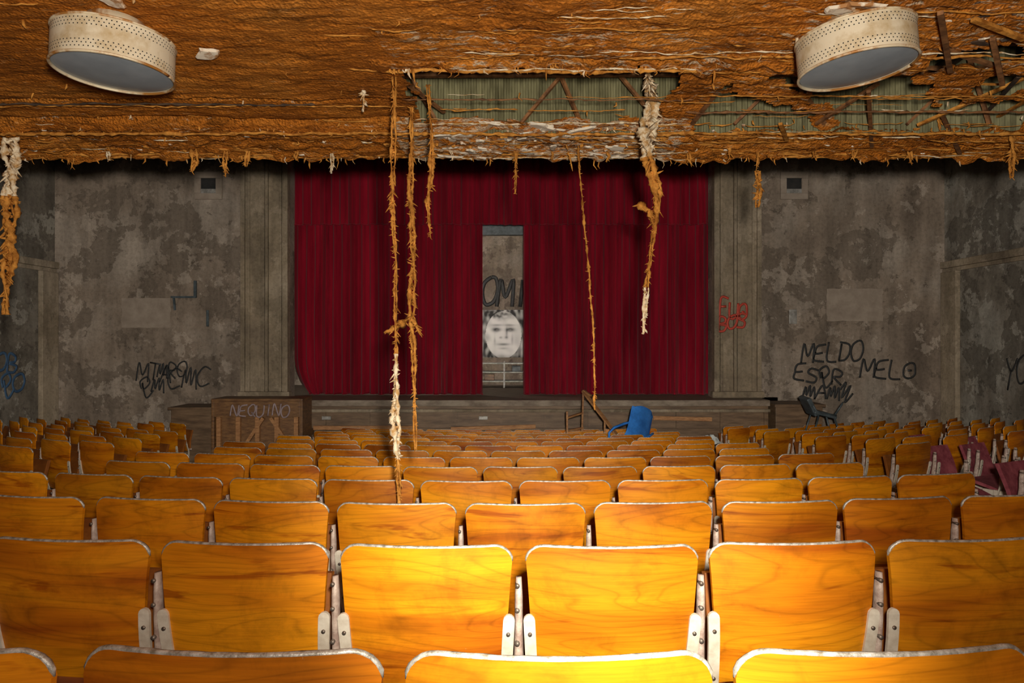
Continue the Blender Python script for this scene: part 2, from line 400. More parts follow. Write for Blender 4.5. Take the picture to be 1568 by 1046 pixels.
for a,b in (((1405,192,4.0),(1568,120,3.6)),((1490,30,2.7),(1568,60,2.8)),((1395,60,3.0),(1520,100,3.2)),((1440,20,2.6),(1455,110,3.2)),((1520,60,2.9),(1535,130,3.2)),((1060,190,4.0),(1130,100,3.4)),((1250,190,4.0),(1345,128,3.6)),((1330,140,3.6),(1335,225,4.4)),((680,172,4.0),(612,120,3.6)),((1440,170,3.9),(1470,235,4.5)),((1195,190,3.9),(1205,215,4.2))):
    mb.beam(W(*a),W(*b),0.022,0.016,random.choice((M_rust,M_rust,M_str)))
mb.build('ceiling_truss_rods')
mb=MB()
def wiggle(x0,x1,d,z0,r,mat,amp=0.02,drop=0.0):
    n=max(6,int(abs(x1-x0)/0.02)); sd=random.uniform(0,99); P=[];R=[]
    for i in range(n+1):
        t=i/n; x=x0+(x1-x0)*t
        P.append((x,d+amp*nz(x*5,sd)+0.3*amp*nz(x*23,sd),z0-drop*4*t*(1-t)-0.012*abs(nz(x*11,sd,4))))
        R.append(r*(0.45+1.3*abs(nz(x*28,sd,7)))*(0.3 if i in(0,n) else 1))
    mb.tube(P,R,mat,6,jit=0.25)
for i in range(230):
    d=random.choice((random.uniform(2.5,3.3),random.uniform(3.6,4.65),random.uniform(4.0,4.65)))
    x0=random.uniform(-3.7,3.6) if random.random()<0.5 else random.uniform(-0.6,3.3)
    if d<3.9 and x0<-0.9 and random.random()<0.8: continue
    L=random.uniform(0.08,0.6)
    if x0<-0.6: L*=0.5
    zz=cz(x0,d)-0.006
    wiggle(x0,x0+L,d,zz,random.uniform(0.002,0.006),random.choice((M_str,M_str,M_str,M_str,M_strw)),0.03,random.uniform(0,0.012))
for d,mt,r,x0,x1 in ((3.26,M_str,0.011,-0.62,0.95),(3.24,M_strw,0.005,-0.3,0.9),(4.03,M_strw,0.007,-0.6,1.0),(4.10,M_str,0.012,-4.4,4.4),(4.62,M_str,0.013,-4.4,4.4),(4.66,M_str,0.010,-4.4,4.4),(4.64,M_strw,0.005,-0.7,1.2),(3.72,M_blackwood,0.007,-3.6,-1.1),(3.75,M_str,0.006,-3.7,-0.6),(3.1,M_str,0.007,0.5,3.0),(3.05,M_strw,0.004,0.4,2.6),(3.6,M_str,0.006,1.0,4.2),(3.85,M_rust,0.009,1.0,4.4),(3.65,M_rust,0.006,-0.6,1.0)):
    wiggle(x0,x1,d,(cz(x0,d) if d>4 else H-0.015)-0.010,r,mt,0.03)
for i in range(330):
    d=random.choice((4.67,4.63,4.1,3.25,random.uniform(2.6,4.6),random.uniform(2.6,4.6))); x=random.uniform(-3.9,4.0)
    if d==3.25: x=random.uniform(-0.6,1.0)
    L=random.uniform(0.01,0.035)*(1.4 if d>4.5 else 1)
    if random.random()<0.08: L*=2
    z=cz(x,d)
    mb.tube([(x,d,z+0.01),(x+random.uniform(-.01,.01),d,z-L*0.5),(x+random.uniform(-.02,.02),d,z-L)],[0.005,random.uniform(0.002,0.007),0.001],random.choice((M_str,M_str,M_str,M_strw)),6,jit=0.4)
mb.build('peeling_lath_strips')
mb=MB()
def chunk(c,s,mat,sc_=1):
    n=11
    r=[random.uniform(0.5,1.0) for _ in range(n)]
    a0=random.uniform(0,6); V=[]
    for lay,zz in((0,-0.5),(1,0.5)):
        for k in range(n):
            a=a0+2*math.pi*k/n; q=r[k]*(0.85 if lay==0 else 1)
            V.append(Vector((math.cos(a)*s[0]*q,math.sin(a)*s[1]*q,zz*s[2]+random.uniform(-.2,.2)*s[2])))
    rot=Matrix.Rotation(random.uniform(-.15,.45),3,'X')@Matrix.Rotation(random.uniform(-.2,.2),3,'Y')
    fs=[tuple(range(n))[::-1],tuple(range(n,2*n))]+[(k,(k+1)%n,n+(k+1)%n,n+k) for k in range(n)]
    mb.add([rot@v+Vector(c) for v in V],fs,mat)
for i in range(42):
    x=random.uniform(-0.48,0.94); d=random.choice((4.08,4.2,4.45,4.55))+random.uniform(-.04,.06); chunk((x,d,cz(x,d)-0.016),(random.uniform(.03,.11),random.uniform(.03,.07),random.uniform(.006,.014)),M_plaster)
for i in range(40):
    x=random.uniform(-0.52,0.98); d=random.uniform(4.04,4.62); chunk((x,d,cz(x,d)-0.006),(random.uniform(.01,.03),random.uniform(.01,.02),random.uniform(.006,.02)),random.choice((M_plaster,M_str)))
for i in range(70):
    x=random.uniform(1.75,3.6); d=random.uniform(2.45,3.1); chunk((x,d,cz(x,d)-0.006),(random.uniform(.01,.07),random.uniform(.01,.04),random.uniform(.004,.01)),random.choice((M_plaster,M_blackwood,M_str)))
for i in range(90):
    x=random.uniform(-3.5,3.5); d=random.uniform(4.05,4.6); chunk((x,d,cz(x,d)-0.003),(random.uniform(.01,.035),random.uniform(.008,.02),random.uniform(.004,.012)),random.choice((M_plaster,M_str,M_str)))
for x,d,a in ((1.40,2.62,.10),(1.30,2.66,.07),(-1.55,2.58,.07),(-1.40,3.06,.07)): chunk((x,d,H-0.03),(a,.05,.012),M_plaster)
mb.build('broken_plaster_chunks')
# ---------------------------------------------------------------- ceiling drum lamps
def lamp(name,x,y,zt,R,h,tilt):
    s=MB(); n=64
    def cyl(r,z0,z1,mat,k=n): s.grid(lambda u,v:(r*math.cos(2*math.pi*u),r*math.sin(2*math.pi*u),z0+(z1-z0)*v),k,2,mat)
    cyl(R,-h,0,M_shade)
    s.tube([(R*math.cos(2*math.pi*i/n),R*math.sin(2*math.pi*i/n),-h) for i in range(n+1)],0.006,M_shaderim,6)
    s.tube([(R*math.cos(2*math.pi*i/n),R*math.sin(2*math.pi*i/n),-0.004) for i in range(n+1)],0.005,M_shaderim,6)
    s.grid(lambda u,v:((R*v)*math.cos(2*math.pi*u),(R*v)*math.sin(2*math.pi*u),0.0),n,3,M_shade)
    s.grid(lambda u,v:((R-0.006)*v*math.cos(2*math.pi*u),(R-0.006)*v*math.sin(2*math.pi*u),-h+0.006-0.018*(1-v*v)),n,8,M_glass)
    s.tube([(0,0,0),(0,0,0.07)],[0.10,0.11],M_shaderim,20)
    for zr in(-0.020,-0.033,-0.046,-0.105,-0.118,-0.131):
        for k in range(84):
            a=2*math.pi*(k+0.5*(int(-zr*1000)//13%2))/84; c=Vector(((R+0.0012)*math.cos(a),(R+0.0012)*math.sin(a),zr)); t=Vector((-math.sin(a),math.cos(a),0))
            V=[c+t*0.0028*math.cos(q)+Vector((0,0,0.0028*math.sin(q))) for q in [i*math.pi/3 for i in range(6)]]
            s.add(V,[tuple(range(6))],M_dark)
    o=s.build(name); o.location=(x,y,zt); o.rotation_euler=tilt; return o
lamp('ceiling_drum_lamp',-1.665,2.80,H-0.076,0.228,0.150,(0.0,0.04,0))
lamp('ceiling_drum_lamp',1.435,2.80,H-0.060,0.228,0.150,(0.0,-0.09,0))
# ---------------------------------------------------------------- hanging debris
def strand(pts,rads,mats,fuzz=0.5,name='hanging_debris_strand',twist=1):
    s=MB(); pts=[Vector(p) for p in pts]
    L=sum((b-a).length for a,b in zip(pts,pts[1:])); n=max(10,int(L/0.010)); sd=random.uniform(0,99)
    cum=[0]
    for a,b in zip(pts,pts[1:]): cum.append(cum[-1]+(b-a).length)
    def at(t):
        q=t*L
        for i in range(len(pts)-1):
            if q<=cum[i+1]+1e-9:
                f=(q-cum[i])/max(1e-9,cum[i+1]-cum[i]); return pts[i].lerp(pts[i+1],f),rads[i]+(rads[i+1]-rads[i])*f,i
        return pts[-1],rads[-1],len(pts)-2
    for k in range(twist):
        seg=[];cur=None
        for i in range(n+1):
            p,r,si=at(i/n); z=i*0.01
            kk=k*2.1
            o=Vector((0.9*r*nz(z*3,sd+kk)+0.5*r*nz(z*12,sd+kk,3)+(0.7*r*math.cos(z*9+kk*1.5) if twist>1 else 0),0.6*r*nz(z*4,sd,9)+(0.7*r*math.sin(z*9+kk*1.5) if twist>1 else 0),0))
            rr=r*(0.40+1.2*abs(nz(z*16,sd+kk,6))+0.3*nz(z*40,sd))/(1.0 if twist==1 else 1.35)
            m=mats[si]
            if m is not cur and seg:
                seg.append((p+o,max(rr,0.001)))
                s.tube([a for a,_ in seg],[b for _,b in seg],cur,7,jit=0.4); seg=[]
            cur=m; seg.append((p+o,max(rr,0.001)))
        s.tube([a for a,_ in seg],[b for _,b in seg],cur,7,jit=0.4)
    for i in range(int(L*110*fuzz)):
        p,r,si=at(random.random()); a=random.uniform(0,6.28); l=random.uniform(0.4,1.8)*r+0.008
        d=Vector((math.cos(a)*l,math.sin(a)*l,random.uniform(-1.5,0.6)*l))
        s.tube([p,p+d*0.6,p+d],[0.28*r+0.001,0.18*r+0.001,0.0006],mats[si],5,jit=0.3)
    return s.build(name)
O,Wt=M_str,M_strw
dA=3.38
strand([W(603,118,dA),W(602,250,dA),W(600,300,dA),W(606,400,dA),W(606,540,dA),W(606,640,dA),W(609,700,dA),W(612,772,dA)],[0.011,0.013,0.016,0.009,0.011,0.023,0.015,0.009],[O,O,O,O,Wt,Wt,O],1.2,twist=2)
dB=3.75
strand([W(630,165,dB),W(630,250,dB),W(628,300,dB),W(633,380,dB),W(630,490,dB),W(634,560,dB),W(636,690,dB)],[0.010,0.014,0.019,0.015,0.020,0.010,0.007],[O]*6,1.2,twist=3)
strand([W(655,130,3.5),W(661,200,3.5),W(662,270,3.5),W(656,310,3.5),W(659,365,3.5)],[0.008,0.011,0.016,0.012,0.005],[O,O,O,O],1,twist=2)
strand([W(556,140,3.6),W(557,172,3.6)],[0.018,0.009],[Wt],1)
strand([W(588,510,3.45),W(605,502,3.45),W(628,486,3.7),W(638,498,3.7),W(645,514,3.7)],[0.004,0.016,0.014,0.016,0.004],[O]*4,1.3)
strand([W(883,190,4.45),W(887,260,4.45),W(898,370,4.42),W(908,500,4.4),W(911,628,4.4)],[0.010]*5,[O]*4,0.3)
strand([W(870,232,4.5),W(877,262,4.5)],[0.01,0.006],[O],0.6)
dE=3.85
strand([W(990,100,3.3),W(998,150,dE),W(996,200,dE),W(994,240,dE),W(1005,280,dE),W(1008,310,dE),W(999,370,dE),W(990,440,dE),W(985,512,dE)],[0.010,0.034,0.048,0.034,0.026,0.018,0.012,0.014,0.009],[Wt,Wt,Wt,O,O,O,O,Wt],1.3,twist=3)
strand([W(976,312,dE),W(992,322,dE),W(1002,355,dE)],[0.026,0.020,0.008],[O,O],1.2)
for px,y0,y1,d,r,m in ((790,232,297,4.5,.013,O),(1160,228,262,4.5,.008,O),(1160,262,318,4.5,.026,O),(508,235,266,4.5,.012,Wt),(296,228,264,4.5,.024,O),(346,232,270,4.5,.018,O),(380,232,256,4.5,.020,O),(1550,205,272,4.2,.024,O),(1392,232,250,4.5,.018,O),(1118,210,243,4.4,.018,O),(1055,235,252,4.5,.02,O),(1440,170,200,4.1,.016,O),(1247,232,246,4.5,.01,O),(690,232,246,4.5,.01,Wt),(845,232,244,4.5,.01,O),(930,232,248,4.5,.012,O),(455,232,246,4.5,.012,O),(165,232,246,4.5,.012,Wt),(1310,228,244,4.5,.014,O)):
    strand([W(px,y0,d),W(px+random.uniform(-3,3),(y0+y1)/2,d),W(px+random.uniform(-4,4),y1,d)],[r*0.8,r,r*0.35],[m,m],1.3,twist=2)
strand([W(16,212,3.9),W(18,300,3.9),W(12,380,3.9),W(8,482,3.9)],[0.034,0.032,0.034,0.014],[Wt,O,O],0.9,twist=3)
# ---------------------------------------------------------------- room shell
R=lambda z:ZC+z
mb=MB()
DW=14.0
mb.bb(XL,-4.68,DW,DW+0.35,-0.4,R(6.6),M_wall); mb.bb(4.22,XR,DW,DW+0.35,-0.4,R(6.6),M_wall); mb.bb(-4.68,4.22,DW,DW+0.35,R(4.7),R(6.6),M_wall)
mb.build('wall_front')
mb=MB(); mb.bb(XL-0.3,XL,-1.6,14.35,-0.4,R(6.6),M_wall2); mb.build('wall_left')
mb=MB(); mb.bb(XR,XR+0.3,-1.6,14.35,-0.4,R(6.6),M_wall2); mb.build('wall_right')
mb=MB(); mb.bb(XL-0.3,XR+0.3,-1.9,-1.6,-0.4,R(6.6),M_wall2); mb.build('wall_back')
mb=MB(); mb.bb(XL-0.3,XR+0.3,-1.9,14.35,R(6.6),R(6.8),M_wall2); mb.build('ceiling')
for nm,x0,x1 in(('trim_1',-5.66,-4.66),('trim_2',4.20,5.20)):
    mb=MB(); mb.bb(x0,x1,DW-0.07,DW,R(-1.2),R(6.5),M_trim)
    w=x1-x0
    for f0,f1,dp in((0.0,0.09,0.05),(0.14,0.19,0.03),(0.42,0.50,0.045),(0.53,0.58,0.07),(0.80,0.86,0.05),(0.90,1.0,0.09)):
        if nm=='trim_2': f0,f1=1-f1,1-f0
        mb.bb(x0+w*f0,x0+w*f1,DW-0.07-dp,DW-0.06,R(-1.2),R(6.5),M_trim,bev=0.012)
    mb.bb(x0-0.04,x1+0.04,DW-0.18,DW,R(-1.17),R(-1.04),M_trim,bev=0.02)
    mb.build(nm)
def side_trim(name,X,sg):
    mb=MB()
    def sb(dep,y0,y1,z0,z1,bev=0.015): mb.bb(min(X,X-sg*dep),max(X,X-sg*dep),y0,y1,R(z0),R(z1),M_trim,bev=bev)
    sb(0.10,8.0,14.0,1.52,1.66); sb(0.05,8.0,14.0,1.44,1.52,0.01)
    sb(0.10,13.5,13.98,-2.1,1.44); sb(0.07,10.2,10.5,-2.0,1.44)
    mb.build(name)
side_trim('trim_3',XL,-1); side_trim('trim_4',XR,1)
mb=MB(); mb.bb(XL,-5.66,DW-0.05,DW,R(4.2),R(4.5),M_trim); mb.build('trim_5')
def vent(px):
    a=W(px-21,264,DW); b=W(px+21,306,DW); x0,x1,z1,z0=a.x,b.x,a.z,b.z; t=0.13
    mb=MB(); y0=DW-0.05
    mb.bb(x0,x1,y0,DW,z1-t,z1,M_patch,bev=.01); mb.bb(x0,x1,y0,DW,z0,z0+t,M_patch,bev=.01); mb.bb(x0,x0+t,y0,DW,z0+t,z1-t,M_patch,bev=.01); mb.bb(x1-t,x1,y0,DW,z0+t,z1-t,M_patch,bev=.01)
    mb.bb(x0+t,x1-t,DW-0.015,DW-0.002,z0+t,z1-t,M_dark)
    mb.bb(x0+t,x1-t,DW-0.035,DW-0.015,z0+t,z0+t+0.09,M_steel)
    mb.build('wall_vent')
vent(320); vent(1215)
def wall_patch(x0,y0,x1,y1,name='plaster_patch_panel'):
    a=W(x0,y0,DW); b=W(x1,y1,DW); mb=MB(); n=48; V=[]; cx=(a.x+b.x)/2; cz_=(a.z+b.z)/2
    for i in range(n):
        t=2*math.pi*i/n; c,s_=math.cos(t),math.sin(t); k=1/max(abs(c),abs(s_)); j=1+random.uniform(-.04,.01)
        V.append((cx+c*k*j*(b.x-a.x)/2,DW-0.008,cz_+s_*k*j*(a.z-b.z)/2))
    V+= [(v[0],DW+0.001,v[2]) for v in V]
    mb.add(V,[tuple(range(n))]+[(i,(i+1)%n,n+(i+1)%n,n+i) for i in range(n)],M_patch); mb.build(name)
wall_patch(186,456,262,502); wall_patch(1265,442,1352,492)
mb=MB(); mb.beam(W(262,455,DW-0.03),W(300,455,DW-0.03),0.04,0.04,M_grey); mb.beam(W(299,430,DW-0.03),W(299,456,DW-0.03),0.05,0.05,M_grey); mb.beam(W(266,455,DW-0.03),W(268,475,DW-0.03),0.03,0.04,M_grey); mb.build('conduit_bracket')
mb=MB(); mb.beam(W(318,475,DW-0.02),W(318,500,DW-0.02),0.05,0.04,M_grey,0.01); mb.build('wall_outlet_box')
mb=MB(); mb.beam(W(1214,474,DW-0.02),W(1214,496,DW-0.02),0.16,0.04,M_steel,0.01); mb.build('wall_outlet_box')
# ---------------------------------------------------------------- stage
ST=R(-1.17); SF=13.3
mb=MB()
mb.bb(-5.6,5.15,SF,DW,ST-0.12,ST,M_stage,bev=0.01)
mb.bb(-5.98,5.58,DW,17.99,ST-0.12,ST,M_stage)
mb.bb(-5.58,5.13,SF+0.05,DW,-0.3,ST-0.12,M_sfront)
mb.bb(-5.6,5.15,SF-0.02,SF+0.06,ST-0.24,ST-0.18,M_trim,bev=0.01)
mb.bb(-5.6,5.15,SF-0.0,SF+0.06,ST-0.60,ST-0.56,M_sfront,bev=0.01)
for i in range(13): x=-5.5+i*0.88; mb.bb(x-0.02,x+0.02,SF+0.02,SF+0.06,-0.1,ST-0.24,M_sfront)
mb.build('stage_platform')
mb=MB()
mb.bb(-6.75,-5.66,SF-0.1,DW-0.01,0.0,R(-1.35),M_sfront,bev=0.01); mb.bb(-6.8,-5.62,SF-0.14,DW-0.01,R(-1.35),R(-1.30),M_sfront,bev=0.01); mb.build('stage_wing_ledge')
mb=MB()
mb.bb(5.22,6.15,SF-0.1,DW-0.01,0.0,R(-1.30),M_sfront,bev=0.01); mb.bb(5.19,6.2,SF-0.14,DW-0.01,R(-1.30),R(-1.24),M_sfront,bev=0.01); mb.build('stage_wing_ledge')
mb=MB()
for px in(500,740,998): a=W(px,640,SF-0.01); mb.box(a,(0.18,0.05,0.07),M_steel,bev=.01)
mb.build('stage_footlight_box')
mb=MB(); mb.bb(-6.3,5.9,18.0,18.2,ST-0.2,R(6.6),M_wall); mb.build('wall_stage_back')
mb=MB(); mb.bb(-6.3,-6.0,14.35,18.0,ST-0.2,R(6.6),M_wall2); mb.build('wall_stage_left')
mb=MB(); mb.bb(5.6,5.9,14.35,18.0,ST-0.2,R(6.6),M_wall2); mb.build('wall_stage_right')
mb=MB(); mb.bb(-6.3,5.9,14.35,18.2,R(6.6),R(6.8),M_wall2); mb.build('ceiling_stage')
def curtain(name,x0,x1,z0,z1,y0,seed,amp=0.055,lean=None):
    mb=MB(); w=x1-x0; nu=int(w/0.014)
    def fn(u,v):
        x=x0+w*u; z=z0+(z1-z0)*v
        ph=x*2*math.pi/0.20+1.9*nz(x*1.7,seed)+0.5*nz(x*2,z*0.5,seed)
        a=amp*(0.75+0.5*nz(x*3,seed,2))*(1.1-0.35*v)
        y=y0+a*math.sin(ph)+0.25*a*math.sin(2.3*ph+1)+0.03*nz(x*0.8,z*0.6,seed)
        zz=z+ (0.02*nz(x*4,seed,5) if v<0.02 else 0)
        if lean: x=lean(x,z)
        return (x,y,zz)
    mb.grid(fn,nu,26,M_cur); 
    hm=[fn(i/nu,0) for i in range(nu+1)]
    mb.tube(hm,0.014,M_cur,5)
    mb.build(name)
def leanL(x,z):
    t=max(0,(R(-0.35)-z)/0.8); k=max(0,(-4.2-x)/0.55); return x+0.32*t*t*k
curtain('stage_curtain',-4.76,-0.64,ST+0.03,R(2.9),14.55,1.0,0.075,lean=leanL)
curtain('stage_curtain',0.25,4.30,ST+0.03,R(2.9),14.55,5.0,0.075)
curtain('stage_curtain_valance',-4.76,4.30,R(2.52),R(5.0),14.36,9.0,0.055)
mb=MB(); nu,nv=100,100
mc=W(771,511,18.0); MW,MH=1.5,1.28
mb.grid(lambda u,v:(mc.x-MW/2+MW*u,17.985,mc.z-MH/2+MH*v),nu,nv,M_patch,False)
mo=mb.build('portrait_mural')
def face(u,v):
    x=(u-0.5)*2*1.15; y=(v-0.5)*2
    g=lambda cx,cy,sx,sy:math.exp(-((x-cx)/sx)**2-((y-cy)/sy)**2)
    r=math.hypot(x/0.74,(y+0.05)/1.0)
    c=0.34+0.6*nz(x*7,y*3+5,3)
    if r<1: c=0.78+0.15*(1-r*r)+0.3*nz(x*3,y*3,1)
    c-=0.85*(g(-0.28,0.17,.17,.08)+g(0.28,0.17,.17,.08))
    c+=0.4*(g(-0.28,0.16,.06,.03)+g(0.28,0.16,.06,.03))
    c-=0.45*(g(-0.26,0.36,.22,.05)+g(0.26,0.36,.22,.05))
    c-=0.45*(g(-.12,-.16,.07,.05)+g(.12,-.16,.07,.05)+g(.13,.05,.04,.2))
    c-=0.6*g(0,-0.45,.24,.05); c-=0.3*g(0,-0.62,.18,.04)
    c-=0.30*(g(-.36,-.25,.04,.2)+g(.36,-.25,.04,.2))
    c-=0.6*g(-.15,.80,.5,.16)*(1+nz(x*9,y*9)); c-=.35*g(0,-.98,.8,.1)
    return max(0.03,min(0.92,c))
ca=mo.data.attributes.new('paint','FLOAT_COLOR','POINT')
for i,v in enumerate(mo.data.vertices):
    u=(v.co.x-mc.x)/MW+.5; w=(v.co.z-mc.z)/MH+.5; c=face(u,w); ca.data[i].color=(c,c*0.98,c*0.94,1)
mm,nt,b=newmat('mural_paint'); an=N(nt,'ShaderNodeAttribute',attribute_name='paint'); nt.links.new(an.outputs['Color'],b.inputs['Base Color']); b.inputs['Roughness'].default_value=0.8
mo.data.materials.clear(); mo.data.materials.append(mm)
mb=MB(); mb.bb(-5.99,5.59,17.0,17.15,R(2.72),R(3.1),M_grey); mb.build('stage_batten')
mb=MB()
for z in(0.15,0.38,0.60): mb.bb(-0.95,0.55,16.8,17.3,ST+z,ST+z+0.03,M_steel,bev=.005)
for x in(-0.93,-0.2,0.5):
    for y in(16.83,17.27): mb.bb(x-.015,x+.02,y-.015,y+.02,ST,ST+0.66,M_steel)
mb.bb(-0.7,-0.45,16.9,17.1,ST+.18,ST+.34,M_piano,bev=.01); mb.bb(0.0,0.22,16.9,17.15,ST+.41,ST+.55,M_grey,bev=.01)
mb.build('metal_shelf_unit')
# ---------------------------------------------------------------- graffiti
GL={'M':[[(0,0),(.1,1),(.5,.35),(.9,1),(1,0)]],'E':[[(.9,1),(.2,.9),(.1,.5),(.7,.52)],[(.1,.5),(.05,.1),(.9,0)]],'L':[[(.1,1),(.1,.1),(.9,.0)]],
'D':[[(.1,0),(.15,1)],[(0,1),(.8,.85),(.9,.4),(.6,.05),(.05,0)]],'O':[[(.5,1),(.1,.8),(0,.4),(.3,0),(.8,.1),(1,.55),(.8,.95),(.5,1)]],
'I':[[(.5,1),(.5,0)]],'N':[[(0,0),(.1,1),(.8,0),(.9,1)]],'Q':[[(.5,1),(.1,.7),(.1,.3),(.5,0),(.9,.4),(.8,.9),(.5,1)],[(.5,.3),(1,-.1)]],
'U':[[(0,1),(.1,.2),(.5,0),(.9,.3),(.9,1)]],'F':[[(.1,0),(.1,1),(.9,1)],[(.1,.55),(.7,.6)]],'B':[[(.1,0),(.1,1),(.7,.9),(.7,.6),(.2,.5),(.9,.35),(.7,.0),(.1,0)]],
'C':[[(.9,.85),(.4,1),(0,.5),(.3,0),(.9,.15)]],'T':[[(0,1),(1,.95)],[(.5,1),(.45,0)]],'S':[[(.9,.9),(.3,1),(.1,.7),(.8,.4),(.7,.05),(0,.1)]],'A':[[(0,0),(.5,1),(.95,0)],[(.2,.4),(.8,.4)]],
'R':[[(.1,0),(.1,1),(.8,.85),(.7,.55),(.2,.5),(.9,0)]],'o':[[(.5,.8),(.1,.6),(.1,.15),(.5,0),(.9,.2),(.8,.7),(.5,.8)],[(.35,.4),(.65,.4)]],'Y':[[(0,1),(.5,.5),(1,1)],[(.5,.5),(.3,-.2)]],' ':[],
'm':[[(0,0),(.15,.8),(.3,.2),(.5,.9),(.65,.1),(.85,.8),(1.05,-.1)]],'z':[[(0,.6),(.4,1.1),(.2,.1),(.8,.9),(.5,-.2),(1.1,.4)]],'q':[[(.2,.2),(.0,.7),(.5,1),(.8,.6),(.4,.2),(.2,.6),(.7,-.4),(1.2,.1)]]}
def cr(P,k=6):
    P=[Vector((p[0],p[1],0)) for p in P]
    if len(P)<3: return P
    out=[]
    for i in range(len(P)-1):
        a=P[max(i-1,0)];b=P[i];c=P[i+1];d=P[min(i+2,len(P)-1)]
        for j in range(k):
            t=j/k; out.append(0.5*((2*b)+(c-a)*t+(2*a-5*b+4*c-d)*t*t+(3*b-a-3*c+d)*t**3))
    out.append(P[-1]); return out
def graffiti(lines,mat,name,d=DW,plane='front',thick=0.026):
    s=MB()
    for text,px0,py0,px1,py1,slope in lines:
        n=len(text); cw=(px1-px0)/n
        for i,ch in enumerate(text):
            j2=random.uniform(-.1,.1)
            for pl in GL.get(ch,[]):
                pts=[]
                j=random.uniform(-.12,.12)
                for q in cr(pl):
                    px=px0+cw*(i+0.02+q.x*0.98+0.18*q.y); py=py1-(py1-py0)*(q.y*(1+j)+j2)+slope*(i+q.x)*cw
                    if plane=='front': p=W(px,py,d-0.003)
                    else:
                        X=XL+0.003 if plane=='left' else XR-0.003
                        dd=X*F/(px-784); p=Vector((X,dd,ZC+(523-py)*dd/F))
                    pts.append(p)
                fl=(1,.25,1) if plane=='front' else (.25,1,1)
                s.tube(pts,thick,mat,6,flat=fl)
    return s.build(name)
graffiti([('MELDO',1226,528,1320,556,-0.03),('MELo',1316,546,1402,578,0.0),('ESqR',1214,560,1290,584,0.05),('mAmz',1228,588,1303,610,0.03)],M_black,'graffiti_tag',thick=0.022)
graffiti([('MTA',208,554,262,582,0.1),('mRO',240,554,285,578,0),('CmC',255,562,322,594,-0.02),('qm',212,578,250,600,0)],M_black,'graffiti_tag',thick=0.017)
graffiti([('FUo',1100,458,1144,485,0.1),('BOS',1098,484,1142,506,-0.1)],M_redp,'graffiti_tag',d=DW-0.14,thick=0.026)
graffiti([('OB',-8,540,26,568,0.05),('qO',0,566,36,596,0)],M_bluep,'graffiti_tag',plane='left',thick=0.03)
graffiti([('YOU',1538,548,1590,590,0)],M_black,'graffiti_tag',plane='right',thick=0.022)
graffiti([('EOMIN',712,425,832,466,0)],M_black,'graffiti_tag',d=17.99,thick=0.05)
# ---------------------------------------------------------------- piano seen from behind
mb=MB(); x0,x1=-5.57,-3.88; yb0=12.35; zf=fz(-4.7,12.5)-0.02; zt=R(-1.06)
mb.bb(x0,x1,yb0-0.01,yb0+0.62,zt-0.05,zt,M_piano,bev=.01)
for x in(x0,x1-0.05): mb.bb(x,x+0.05,yb0,yb0+0.58,zf,zt-0.05,M_piano,bev=.006)
mb.bb(x0+0.05,x1-0.05,yb0+0.14,yb0+0.16,zf+0.1,zt-0.05,M_piano)
mb.bb(x0+0.05,x1-0.05,yb0+0.0,yb0+0.10,zt-0.34,zt-0.05,M_piano,bev=.006)
for i in range(5): x=x0+0.12+i*0.36; mb.bb(x-0.04,x+0.04,yb0+0.02,yb0+0.10,zf+0.05,zt-0.34,M_plank,bev=.006)
mb.beam((x0+0.5,yb0+0.05,zf+0.35),(x0+0.95,yb0+0.05,zt-0.36),0.07,0.06,M_plank); mb.beam((x1-0.15,yb0+0.05,zf+0.35),(x1-0.6,yb0+0.05,zt-0.36),0.07,0.06,M_plank)
mb.bb(x0+0.02,x1-0.02,yb0+0.58,yb0+0.80,zf+0.62,zf+0.74,M_piano,bev=.01); mb.bb(x0+0.1,x1-0.1,yb0+0.62,yb0+0.78,zf+0.74,zf+0.76,M_white)
mb.bb(x0+0.05,x1-0.05,yb0+0.50,yb0+0.54,zf+0.05,zt-0.05,M_piano)
for x in(x0+0.08,x1-0.13): mb.bb(x,x+0.06,yb0+0.70,yb0+0.76,zf,zf+0.62,M_piano)
mb.bb(x0,x1,yb0+0.0,yb0+0.10,zf,zf+0.1,M_piano)
mb.build('upright_piano')
graffiti([('NEQUINO',352,620,442,638,0)],M_pinkp,'graffiti_tag',d=yb0,thick=0.015)
# ---------------------------------------------------------------- blue plastic chair tipped on the seats
def blue_chair():
    s=MB()
    prof=[(0.48,-0.06),(0.45,-0.01),(0.36,0.0),(0.20,-0.015),(0.08,0.0),(0.01,0.05),(-0.03,0.14),(-0.06,0.27),(-0.09,0.40),(-0.12,0.48)]
    P=cr([(a,b) for a,b in prof],4); m=len(P)-1
    for t in(0,0.012):
        def fn(u,v):
            i=min(int(round(v*m)),m); q=P[i]; x=(u-0.5)*2
            wd=0.235-0.02*v-(0.05*max(0,(v-0.9)/0.1)**2)
            edge=abs(x)**3
            y=q.x+ (0.05*edge if v>0.5 else 0); z=q.y+(0.05*edge*(0.6 if v>0.5 else 1))
            if v>0.93: z-=0.05*abs(x)**3
            return (x*wd,y-t*(1 if v>0.5 else 0),z-t*(0 if v>0.5 else 1))
        s.grid(fn,16,m,M_blue,True)
    for sx in(-1,1):
        s.tube([(sx*0.20,0.42,-0.02),(sx*0.24,0.48,-0.42)],[0.028,0.018],M_blue,8)
        s.tube([(sx*0.20,0.04,0.0),(sx*0.25,-0.08,-0.42)],[0.028,0.018],M_blue,8)
        s.tube([(sx*0.215,-0.07,0.22),(sx*0.25,0.04,0.21),(sx*0.25,0.22,0.19),(sx*0.24,0.30,0.14),(sx*0.23,0.31,0.0)],[0.014,0.018,0.018,0.016,0.016],M_blue,8)
    return s.mesh('blue_plastic_chair')
place(blue_chair(),'blue_plastic_chair',W(978,680,9.8),math.radians(116),math.radians(-10),math.radians(-14),1.12)
mb=MB()
